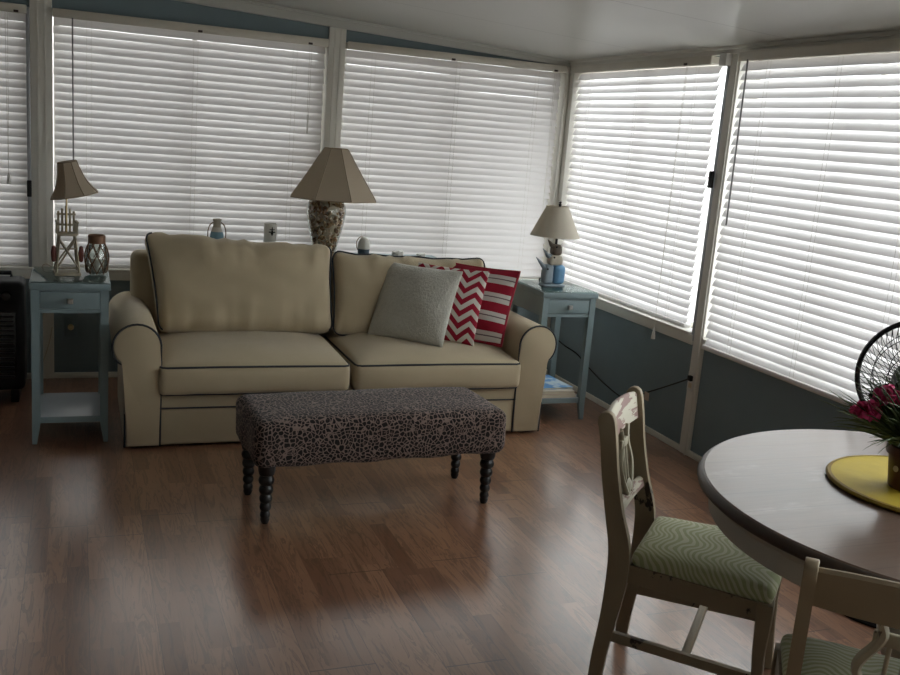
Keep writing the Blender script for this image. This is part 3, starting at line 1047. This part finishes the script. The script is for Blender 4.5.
# jug float, cup, egg float, shell pieces on the console
j = thing('jug', 'stoneware jug with blue band and wire handles, left of the cup', 'jug', (-2.262, -.215, CZ))
j.scale = (.86, .86, 1.14)
MB().lathe([(0, .0), (.040, .0), (.046, .01), (.047, .05), (.044, .085), (.034, .11), (.025, .128), (.0245, .15), (.029, .156), (.029, .163), (.022, .164), (.02, .13), (0, .12)], 28).build('body', M['jug'], j)
for s in (-1, 1):
    MB().tube(smooth_path([(s * .024, 0, .146), (s * .046, 0, .132), (s * .058, 0, .10), (s * .056, 0, .06), (s * .046, 0, .03)], 5), .0035, 7).build('handle', M['rope'], j)
c = thing('cup', 'straight white cup with a dark emblem, between jug and seashell lamp', 'cup', (-1.958, -.215, CZ))
MB().lathe([(0, 0), (.034, 0), (.037, .004), (.037, .172), (.035, .174), (.034, .171), (.034, .01), (0, .01)], 28).build('body', M['white_ceramic'], c)
b = MB()
def mk(x, z, rx, rz_):
    pts = []
    b.lathe([(0, .0012), (1, .001), (1, 0), (0, 0)], 14, M=Matrix.Translation((0, 0, z)) @ Matrix.Rotation(x / .0372, 4, 'Z') @ Matrix.Translation((0, -.0366, 0)) @ Matrix.Rotation(PI / 2, 4, 'X') @ Matrix.Diagonal((rx, rz_, 1, 1)))
mk(.004, .130, .0045, .027); mk(.004, .122, .008, .014); mk(-.007, .126, .010, .004); mk(.016, .126, .010, .004); mk(-.005, .140, .007, .003); mk(.014, .140, .007, .003)
b.build('emblem', M['black'], c)
e = thing('float', 'egg shaped white float with dark base band, right of the seashell lamp', 'ornament', (-1.390, -.215, CZ))
e.scale = (.95, .95, 1.22)
MB().lathe([(0, 0), (.036, 0), (.037, .028), (.038, .03), (.040, .045), (.037, .065), (.027, .083), (.013, .094), (0, .096)], 28).build('body', M['egg'], e)
MB().tube(smooth_path([(-.008, 0, .094), (-.03, 0, .092), (-.048, 0, .07), (-.047, 0, .045), (-.038, 0, .03)], 5), .0028, 7).build('handle', M['rope'], e)
def shell_piece(label, x, s):
    o = MB()
    def f(p, u): return p + Vector((wr(p, 45, .010), wr(p, 40, .006), wr(p, 50, .008)))
    o.rbox((0, 0, .020 * s), (.075 * s, .05, .038 * s), .017 * s, (8, 6, 5), f)
    ob = o.build('seashell', M['white_ceramic'], None, ang=80); ob.location = (x, -.215, CZ)
    tag(ob, label, 'seashell', 'pale shells on the console table')
shell_piece('larger pale knobbly shell peeking over the sofa back', -1.17, 1.0)
shell_piece('smaller pale shell at the right, peeking over the sofa back', -1.02, .72)

# lamp of stacked wooden fish figures, right table
lamp = thing('table_lamp', 'small lamp of stacked wooden beaked figures on the right side table', 'lamp', (-.462, -.915, TRH))
MB().box(-.064, .068, -.036, .036, 0, .012, bev=.003).build('base', M['bird_grey'], lamp)
def figure(x, z, w, h, mat, beak, bmat, head=True):
    def f(p, u):
        p = p.copy(); p.x *= 1 - .10 * max(0, u[2]); p.y *= 1 - .1 * max(0, u[2]); return p
    o = MB().rbox((x, 0, z + h / 2), (w, .06, h), min(w, h, .06) * .32, (5, 5, 6), f).build('figure', M[mat], lamp, ang=60)
    MB().tube([(x - w * .32, -.006, z + h * .80), (x - w * .62, -.008, z + h * .95), (x - w * .5 - beak * .55, -.010, z + h * .95 + beak * .42), (x - w * .5 - beak, -.012, z + h * .95 + beak * .85)], [.016, .013, .008, .001], 8).build('beak', M[bmat], o)
    MB().lathe([(0, .004), (.005, .003), (.006, 0)], 10, M=Matrix.Translation((x - w * .2, -.028, z + h * .78)) @ Matrix.Rotation(PI / 2, 4, 'X')).build('eye', M['black'], o)
figure(-.035, .012, .062, .112, 'bird_grey', .055, 'bird_grey')
MB().rbox((.034, -.002, .068), (.072, .066, .112), .025, (5, 5, 6)).build('figure', M['bird_blue'], lamp, ang=60)
figure(.005, .120, .088, .060, 'bird_cream', .045, 'bird_grey')
figure(.008, .178, .062, .062, 'bird_brown', .035, 'bird_brown')
MB().tube([(.004, 0, .235), (.004, 0, .465)], .0075, 10).lathe([(0, .455), (.007, .457), (.009, .466), (.005, .472), (.010, .480), (0, .486)], 14, (.004, 0, 0)).build('lamp_stem', M['black'], lamp)
sh = shade(lamp, [(.140, 0), (.137, .006), (.104, .078), (.066, .158), (.063, .166)], 24, ribs=False, mat='pale_shade', flat=False)
sh.location = (-.010, 0, .288)
cb = MB().tube(smooth_path([(.0, .04, .006), (.02, .15, .006), (.04, .235, .004), (.06, .262, -.05), (.16, .36, -.30), (.34, .44, -.44), (.434, .40, -.50), (.436, .26, -.541), (.436, 0, -.60), (.436, -.235, -.615), (.436, -.453, -.516), (.436, -.635, -.43), (.436, -.80, -.349), (.437, -.815, -.338), (.436, -.833, -.335)], 8), .0042, 7)
co = cb.build('power_cord', M['black']); co.location = lamp.location
tag(co, 'black cord with a paper tag running along the right wall to the outlet', 'cord')
tg = MB().box(-.0015, .0015, -.022, .022, -.045, 0).build('tag', M['tagpaper'], co); tg.location = (.430, -.453, -.518); tg['label'] = 'paper warning tag'
MB().box(.418, .446, -.846, -.818, -.349, -.321, bev=.004).build('plug', M['black'], co)

# outlets
o = thing('wall_outlet', 'white outlet with a black plug low on the right wall post', 'outlet', (-.0215, -1.743, .405))
MB().box(-.005, 0, -.026, .026, -.062, .042, bev=.002).build('plate', M['trim_bright'], o)
MB().box(-.007, -.004, -.014, .014, -.045, -.018, bev=.002).build('socket', M['cream'], o)
o = thing('wall_outlet', 'outlet with a brass coloured plug under the left side table', 'outlet', (-3.04, -.001, .302))
MB().box(-.034, .034, -.006, 0, -.055, .055, bev=.002).build('plate', M['wall'], o)
MB().lathe([(0, .028), (.012, .026), (.017, .015), (.017, 0)], 14, M=Matrix.Translation((0, -.006, .0)) @ Matrix.Rotation(PI / 2, 4, 'X')).build('plug', M['brass'], o)

# ------------------------------------------------------------------ black heater
h = thing('heater', 'black heater with a round dial at the left frame edge', 'heater', (-3.49, -.37, 0))
MB().rbox((0, 0, .35), (.46, .22, .58), .03, (6, 4, 8)).build('body', M['black'], h)
MB().box(-.19, .19, -.115, -.105, .12, .48, bev=.003).build('grille_panel', M['black_gloss'], h)
g = MB()
for k in range(14):
    g.box(-.18, .18, -.122, -.113, .135 + k * .0245, .145 + k * .0245)
g.build('grille', M['black'], h)
MB().lathe([(0, .022), (.022, .020), (.026, 0)], 20, M=Matrix.Translation((.145, -.11, .565)) @ Matrix.Rotation(PI / 2, 4, 'X')).build('dial', M['black_gloss'], h)
MB().tube([(-.12, .05, .63), (-.12, .05, .66), (.16, .05, .66), (.16, .05, .63)], .012, 8).build('handle', M['black'], h)
for x in (-.18, .18):
    MB().box(x - .02, x + .02, -.12, .12, 0, .065, bev=.004).build('foot', M['black'], h)

# ------------------------------------------------------------------ dining table
TX, TY = -.995, -4.175
tb = thing('dining_table', 'round pedestal dining table with a brown wood top and painted apron', 'table', (TX, TY, 0))
MB().lathe([(0, .738), (.585, .738), (.592, .742), (.592, .757), (.588, .7605), (0, .7605)], 96).build('tabletop', M['tabletop'], tb, ang=30)
MB().lathe([(.570, .731), (.598, .731), (.604, .736), (.605, .743), (.602, .751), (.594, .7575), (.591, .7575), (.591, .738), (.570, .737)], 96).build('edge', M['table_edge'], tb, ang=50)
MB().lathe([(.53, .655), (.562, .655), (.566, .660), (.566, .705), (.574, .712), (.580, .7305), (.53, .7305), (.53, .655)], 96).build('apron', M['apron'], tb, ang=30)
MB().lathe([(0, .10), (.075, .10), (.095, .13), (.10, .17), (.075, .20), (.06, .24), (.075, .30), (.105, .37), (.115, .44), (.095, .50), (.065, .54), (.06, .58), (.09, .61), (.10, .64), (.16, .65), (.16, .70), (.0, .70)], 36).build('pedestal', M['apron'], tb)
for k in range(4):
    a = R(20 + 90 * k)
    ol = [(.06, .10), (.06, .20), (.14, .19), (.25, .125), (.34, .060), (.41, .045), (.42, .02), (.40, 0), (.34, .0), (.27, .05), (.17, .10)]
    MB().prism(ol, 'y', -.03, .03, Matrix.Rotation(a, 4, 'Z'), bev=.006).build('foot', M['apron'], tb)
PZ = .7607
pm = thing('placemat', 'round mustard yellow mat under the potted plant', 'placemat', (-.985, -4.095, PZ))
MB().lathe([(0, .0), (.232, .0), (.232, .0115), (0, .0125)], 72).build('mat', M['mat'], pm)
MB().lathe([(.230, .0), (.241, .003), (.243, .007), (.239, .012), (.230, .0125)], 72).build('rim', M['mat_edge'], pm)

# potted plant
pp = thing('potted_plant', 'potted grassy plant with magenta flowers on the yellow mat', 'plant', (-1.052, -4.10, PZ + .0127))
MB().lathe([(0, 0), (.047, 0), (.050, .004), (.060, .085), (.066, .087), (.068, .11), (.064, .112), (.060, .100), (0, .098)], 36).build('pot', M['pot'], pp)
MB().lathe([(0, .0985), (.059, .1)], 24).build('soil', M['soil'], pp)
for a, z in ((3.75, .025), (4.25, .055), (4.75, .025), (5.3, .055), (3.2, .055)):
    r = .0515 + .01 * z / .085
    MB().lathe([(0, .0015), (.0075, .001), (.008, 0), (0, 0)], 12, M=Matrix.Translation((r * math.cos(a), r * math.sin(a), z)) @ Matrix.Rotation(a, 4, 'Z') @ Matrix.Rotation(PI / 2, 4, 'Y')).build('dot', M['cream'], pp)
rs = random.Random(21)
b = MB()
def blade(a, lean, L, r0, droop):
    d = Vector((math.cos(a), math.sin(a), 0))
    s = Vector((rs.uniform(-.035, .035), rs.uniform(-.035, .035), .098))
    pts = [s]
    ang = lean
    p = s.copy()
    n = 6
    for i in range(n):
        p = p + (d * math.sin(ang) + Vector((0, 0, math.cos(ang)))) * (L / n)
        ang += droop / n
        pts.append(p.copy())
    b.tube(pts, [r0 * k for k in (.7, 1, 1, .9, .7, .45, .08)], 4)
for i in range(620):
    a = rs.uniform(0, 2 * PI); lean = rs.uniform(.05, 1.05)
    blade(a, lean, rs.uniform(.11, .25), rs.uniform(.0022, .0042), rs.uniform(.1, 1.1))
for i in range(10):
    blade(rs.uniform(2.2, 4.6), rs.uniform(.7, 1.1), rs.uniform(.17, .22), .002, rs.uniform(.9, 1.6))
o = b.build('foliage', M['leaf'], pp)
def flower(px, py, pz, r, seed):
    q = random.Random(seed)
    MB().tube(smooth_path([(px * .3, py * .3, .10), (px * .7, py * .7, .10 + (pz - .1) * .6), (px, py, pz - .01)], 4), .002, 5).build('stem', M['leaf'], pp)
    f = MB()
    for i in range(70):
        u = q.uniform(-.35, 1); a = q.uniform(0, 2 * PI)
        s_ = math.sqrt(1 - u * u)
        d = Vector((s_ * math.cos(a), s_ * math.sin(a), u))
        Mx = Matrix.Translation(Vector((px, py, pz))) @ d.to_track_quat('Z', 'Y').to_matrix().to_4x4() @ Matrix.Rotation(q.uniform(0, 6), 4, 'Z')
        w = r * q.uniform(.28, .42); L = r * q.uniform(.8, 1.1)
        f.sheet([[Mx @ Vector(p) for p in row] for row in (
            ((-.2 * w, 0, .1 * L), (.2 * w, 0, .1 * L)), ((-w, .1 * w, .6 * L), (w, .1 * w, .6 * L)), ((-w * .9, .35 * w, .95 * L), (w * .9, .35 * w, L)), ((-w * .4, .7 * w, L * 1.06), (w * .4, .7 * w, L * 1.02)))])
    f.build('flower', M['petal'], pp, ang=80)
CAMLOC = Vector((-3.0002, -5.8163, 1.55))
# two open blooms and a bud on the camera's left side of the plant
flower(-.089, .030, .226, .033, 1)
flower(-.131, .045, .190, .031, 2)
flower(-.160, .055, .190, .014, 3)

# ------------------------------------------------------------------ chairs
def chair(label, x, y, rz, crest='crest'):
    t = thing('dining_chair', label, 'chair', (x, y, 0), rz, 'painted dining chairs at the round table')
    wf, wb, d, zs = .433, .34, .414, .40
    path = [(-.270, 0), (-.264, .10), (-.250, .22), (-.240, .34), (-.244, .44), (-.270, .54), (-.294, .65), (-.310, .75), (-.322, .805)]
    wid = [.019, .021, .024, .030, .030, .025, .023, .023, .024]
    P2 = smooth_path([(a, 0, z) for a, z in path], 4)
    Wd = smooth_path([(w, 0, 0) for w in wid], 4)
    def xb(z):
        for p, q in zip(P2, P2[1:]):
            if p.z <= z <= q.z: return p.x + (q.x - p.x) * (z - p.z) / max(1e-6, q.z - p.z)
        return P2[-1].x
    for s in (-1, 1):
        L, Rr = [], []
        for i, p in enumerate(P2):
            tg_ = (P2[min(i + 1, len(P2) - 1)] - P2[max(i - 1, 0)]).normalized()
            nn = Vector((tg_.z, 0, -tg_.x))
            w = Wd[i].x
            L.append(p - nn * w); Rr.append(p + nn * w)
        tip = P2[-1]; tg_ = (P2[-1] - P2[-2]).normalized(); nn = Vector((tg_.z, 0, -tg_.x)); w = Wd[-1].x
        cap = [tip + nn * w * math.cos(a) + tg_ * w * math.sin(a) for a in (PI / 6, PI / 3, PI / 2, 2 * PI / 3, 5 * PI / 6)]
        ol = [(p.x, p.z) for p in Rr + cap + list(reversed(L))]
        yo = s * wb / 2
        MB().prism(ol, 'y', yo - .013, yo + .013, bev=.003).build('back_post', M['chair_paint'], t, ang=40)
    # crest rail, lower rail
    def rail(z0, z1, th, bow, mat, name):
        rows = []
        bb = bmesh.new()
        N = 10
        secs = []
        for i in range(N + 1):
            u = -1 + 2 * i / N
            yy = u * (wb / 2 - .011)
            bx = -bow * (1 - u * u)
            sec = []
            for (dx, z) in ((-th, z0), (-th, z1 - .006), (-th * .3, z1), (th * .3, z1), (th, z1 - .006), (th, z0)):
                sec.append(bb.verts.new((xb(z) + dx + bx, yy, z + .010 * (1 - u * u) * (z > (z0 + z1) / 2) * (name == 'crest_rail'))))
            secs.append(sec)
        bb.faces.new(secs[0]); bb.faces.new(secs[-1])
        for A, B in zip(secs, secs[1:]):
            for k in range(6): bb.faces.new((A[k], A[(k + 1) % 6], B[(k + 1) % 6], B[k]))
        mb = MB(); mb._merge(bb)
        mb.build(name, M[mat], t, ang=40)
    rail(.735, .815, .010, .012, crest, 'crest_rail')
    rail(.520, .548, .011, .006, crest, 'lower_rail')
    # lyre splat
    b = MB()
    for s in (-1, 1):
        ys = [(.018, .545), (.040, .575), (.062, .615), (.058, .645), (.038, .68), (.028, .71), (.040, .742)]
        pts = smooth_path([(xb(z) - .004, s * y_, z) for y_, z in ys], 5)
        n = len(pts)
        for dd in (-.004, .004):
            b.tube([(p.x + dd, p.y, p.z) for p in pts], .0095, 6)
    b.box(-.006, .006, -.045, .045, -.014, .014, Matrix.Translation((xb(.697), 0, .697)), bev=.003)
    for y_ in (-.014, .014):
        b.tube([(xb(.548), y_, .548), (xb(.62), y_, .62), (xb(.70), y_, .70)], .0045, 6)
    b.lathe([(0, -.01), (.02, -.008), (.03, 0), (.02, .008), (0, .01)], 14, M=Matrix.Translation((xb(.56), 0, .560)) @ Matrix.Rotation(PI / 2, 4, 'Y'))
    b.build('splat', M['splat'], t, ang=60)
    # seat frame
    f0, f1 = d / 2 - .020, -.212
    def hw(xx): return wb / 2 + (wf - wb) / 2 * (xx + .207) / .414
    b = MB()
    for s in (-1, 1):
        ol = [(f0, s * hw(f0)), (f1, s * hw(f1)), (f1, s * (hw(f1) - .022)), (f0, s * (hw(f0) - .022))]
        b.prism(ol, 'z', .338, .392)
    b.box(f0 - .022, f0, -hw(f0), hw(f0), .338, .392); b.box(f1 - .005, f1 + .02, -hw(f1), hw(f1), .338, .392)
    b.build('seat_frame', M['chair_paint'], t, ang=30)
    def sfn(p, u):
        p = p.copy()
        p.y *= hw(p.x) / (wf / 2)
        p.z += max(0, u[2]) * .016 * (1 - u[0] ** 4) * (1 - u[1] ** 4)
        p.x += .010 * (1 - u[1] ** 2) * max(0, u[0])
        p.z += wr(p, 8, .003)
        return p
    MB().rbox((-.012, 0, .409), (.392, wf - .010, .048), .020, (16, 16, 3), sfn).build('seat', M['zebra'], t, ang=80)
    for s in (-1, 1):
        bb = bmesh.new(); lv = []
        for z, a, dx in ((0, .024, .012), (.12, .027, .002), (.24, .033, -.004), (.33, .042, .0), (.394, .044, .0)):
            x1 = f0 + .004 + dx; y1 = s * (hw(f0) + .004)
            lv.append([bb.verts.new(p) for p in ((x1, y1, z), (x1 - a, y1, z), (x1 - a, y1 - s * a, z), (x1, y1 - s * a, z))])
        bb.faces.new(lv[0]); bb.faces.new(lv[-1])
        for A, B in zip(lv, lv[1:]):
            for k in range(4): bb.faces.new((A[k], A[(k + 1) % 4], B[(k + 1) % 4], B[k]))
        bmesh.ops.bevel(bb, geom=[e for e in bb.edges], offset=.003, segments=1, affect='EDGES')
        mb = MB(); mb._merge(bb)
        mb.build('front_leg', M['chair_paint'], t, ang=40)
        y0 = s * (wb / 2); y1 = s * (wf / 2 - .02)
        MB().box(0, 1, -.009, .009, -.014, .014, Matrix(((.42, 0, 0, -.255), (y1 - y0, 1, 0, y0), (0, 0, 1, .165), (0, 0, 0, 1)))).build('stretcher', M['chair_paint'], t)
    MB().box(-.035, -.012, -.19, .19, .152, .176, bev=.003).build('cross_stretcher', M['chair_paint'], t)
    return t
chair('chipped painted chair with green zebra seat, left of the round table', -1.265, -3.663, R(-44.2))
chair('chipped painted chair in the bottom right corner, its back to the camera', -1.372, -4.392, R(46), 'chair_paint')

# ------------------------------------------------------------------ pedestal fan
fx, fy = -.275, -3.395
fan = thing('fan', 'black pedestal fan standing behind the round table by the window', 'fan', (fx, fy, 0), 0)
MB().lathe([(0, .0), (.20, .0), (.205, .008), (.20, .018), (.06, .035), (.03, .06), (0, .06)], 40).build('base', M['black_gloss'], fan)
MB().tube([(0, 0, .04), (0, 0, .70)], .0125, 12).lathe([(.018, .40), (.022, .41), (.022, .47), (.018, .48)], 14).build('pole', M['nickel'], fan)
FZ = .850
Mf = Matrix.Translation((0, 0, FZ)) @ Matrix.Rotation(R(-48), 4, 'Z') @ Matrix.Rotation(R(6), 4, 'X')   # local -y points at the camera (back of the fan)
head = MB()
head.tube([Mf @ Vector((.212 * math.cos(a * PI / 36), 0, .212 * math.sin(a * PI / 36))) for a in range(72)], .009, 8, closed=True)
head.build('rim', M['black_gloss'], fan)
b = MB()
for sgn, dep in ((-1, .075), (1, .08)):
    for k in range(60):
        a = 2 * PI * k / 60
        pts = []
        for i in range(6):
            tt = i / 5
            rr = .212 - (.212 - .06) * tt
            a2 = a + .5 * tt
            pts.append(Mf @ Vector((rr * math.cos(a2), sgn * dep * math.sin(PI / 2 * min(1, tt * 1.25)), rr * math.sin(a2))))
        b.tube(pts, .0013, 4)
    for rr, yy in ((.165, .55), (.115, .92)):
        b.tube([Mf @ Vector((rr * math.cos(a * PI / 24), sgn * dep * yy, rr * math.sin(a * PI / 24))) for a in range(48)], .0018, 4, closed=True)
b.build('cage', M['black'], fan)
MB().lathe([(0, .19), (.06, .187), (.085, .17), (.098, .12), (.10, .06), (.09, .05), (0, .05)], 28, M=Mf @ Matrix.Rotation(PI / 2, 4, 'X')).box(-.03, .03, -.13, -.07, -.17, -.05, Mf, bev=.01).build('motor', M['black'], fan)
for k in range(3):
    bl = MB()
    g_ = []
    for i in range(6):
        rr = .05 + .135 * i / 5
        row = []
        for jx in range(5):
            w = (-1 + 2 * jx / 4)
            a = w * (.30 + .16 * math.sin(PI * i / 5)) + .15 * i / 5
            row.append(Mf @ Matrix.Rotation(R(-95) + 2 * PI * k / 3, 4, 'Y') @ Vector((rr * math.cos(a), .022 * w, rr * math.sin(a))))
        g_.append(row)
    bl.sheet(g_)
    o = bl.build('blade', M['black_gloss'], fan, ang=80)
    md = o.modifiers.new('thick', 'SOLIDIFY'); md.thickness = .003
MB().lathe([(0, -.03), (.03, -.028), (.035, 0), (.035, .05), (0, .05)], 20, M=Mf @ Matrix.Rotation(PI / 2, 4, 'X')).build('hub', M['black'], fan)

# ------------------------------------------------------------------ daylight
w = bpy.data.worlds.new('World'); sc.world = w; w.use_nodes = True
nt = w.node_tree; nt.nodes.clear()
def N(t_): return nt.nodes.new('ShaderNode' + t_)
out = N('OutputWorld'); bg = N('Background'); nt.links.new(bg.outputs[0], out.inputs[0])
tc = N('TexCoord'); sp = N('SeparateXYZ'); nt.links.new(tc.outputs['Generated'], sp.inputs[0])
mr = N('MapRange'); mr.interpolation_type = 'SMOOTHSTEP'; mr.inputs[1].default_value = -.12; mr.inputs[2].default_value = .10
nt.links.new(sp.outputs[2], mr.inputs[0])
mx = N('Mix'); mx.data_type = 'RGBA'; nt.links.new(mr.outputs[0], mx.inputs[0])
sc_ = N('MapRange'); sc_.inputs[1].default_value = -.2; sc_.inputs[2].default_value = .8; nt.links.new(sp.outputs[0], sc_.inputs[0])
sky = N('Mix'); sky.data_type = 'RGBA'; nt.links.new(sc_.outputs[0], sky.inputs[0])
sky.inputs[6].default_value = (1.03, .985, .97, 1); sky.inputs[7].default_value = (.965, 1.0, 1.05, 1)
mx.inputs[6].default_value = (.60, .585, .57, 1); nt.links.new(sky.outputs[2], mx.inputs[7])
nt.links.new(mx.outputs[2], bg.inputs[0])
# overcast sky, brighter towards the hidden sun on the right
mm = N('Math'); mm.operation = 'MULTIPLY_ADD'; nt.links.new(sp.outputs[0], mm.inputs[0]); mm.inputs[1].default_value = 3.5; mm.inputs[2].default_value = 4.2
m3 = N('Math'); m3.operation = 'MAXIMUM'; 
m4 = N('Math'); m4.operation = 'MULTIPLY_ADD'; nt.links.new(sp.outputs[1], m4.inputs[0]); m4.inputs[1].default_value = -2.6; nt.links.new(mm.outputs[0], m4.inputs[2])
nt.links.new(m4.outputs[0], m3.inputs[0]); m3.inputs[1].default_value = 1.2
nt.links.new(m3.outputs[0], bg.inputs[1])
w.cycles.sampling_method = 'MANUAL'; w.cycles.sample_map_resolution = 256

# ------------------------------------------------------------------ camera
cam = bpy.data.cameras.new('Camera'); co = bpy.data.objects.new('Camera', cam); COL.objects.link(co)
co.location = CAMLOC
co.rotation_euler = (R(78.104), R(-4.5107), R(-20.637))
cam.sensor_width = 36; cam.lens = 963.13 / 900 * 36
cam.clip_start = .05
sc.camera = co
sc.view_settings.view_transform = 'Standard'
sc.view_settings.look = 'None'
sc.view_settings.gamma = 1
sc.view_settings.use_curve_mapping = False
sc.view_settings.exposure = 0.5
sc.cycles.use_denoising = True
sc.cycles.max_bounces = 10
sc.cycles.diffuse_bounces = 6
sc.cycles.transparent_max_bounces = 12
sc.cycles.sample_clamp_indirect = 8
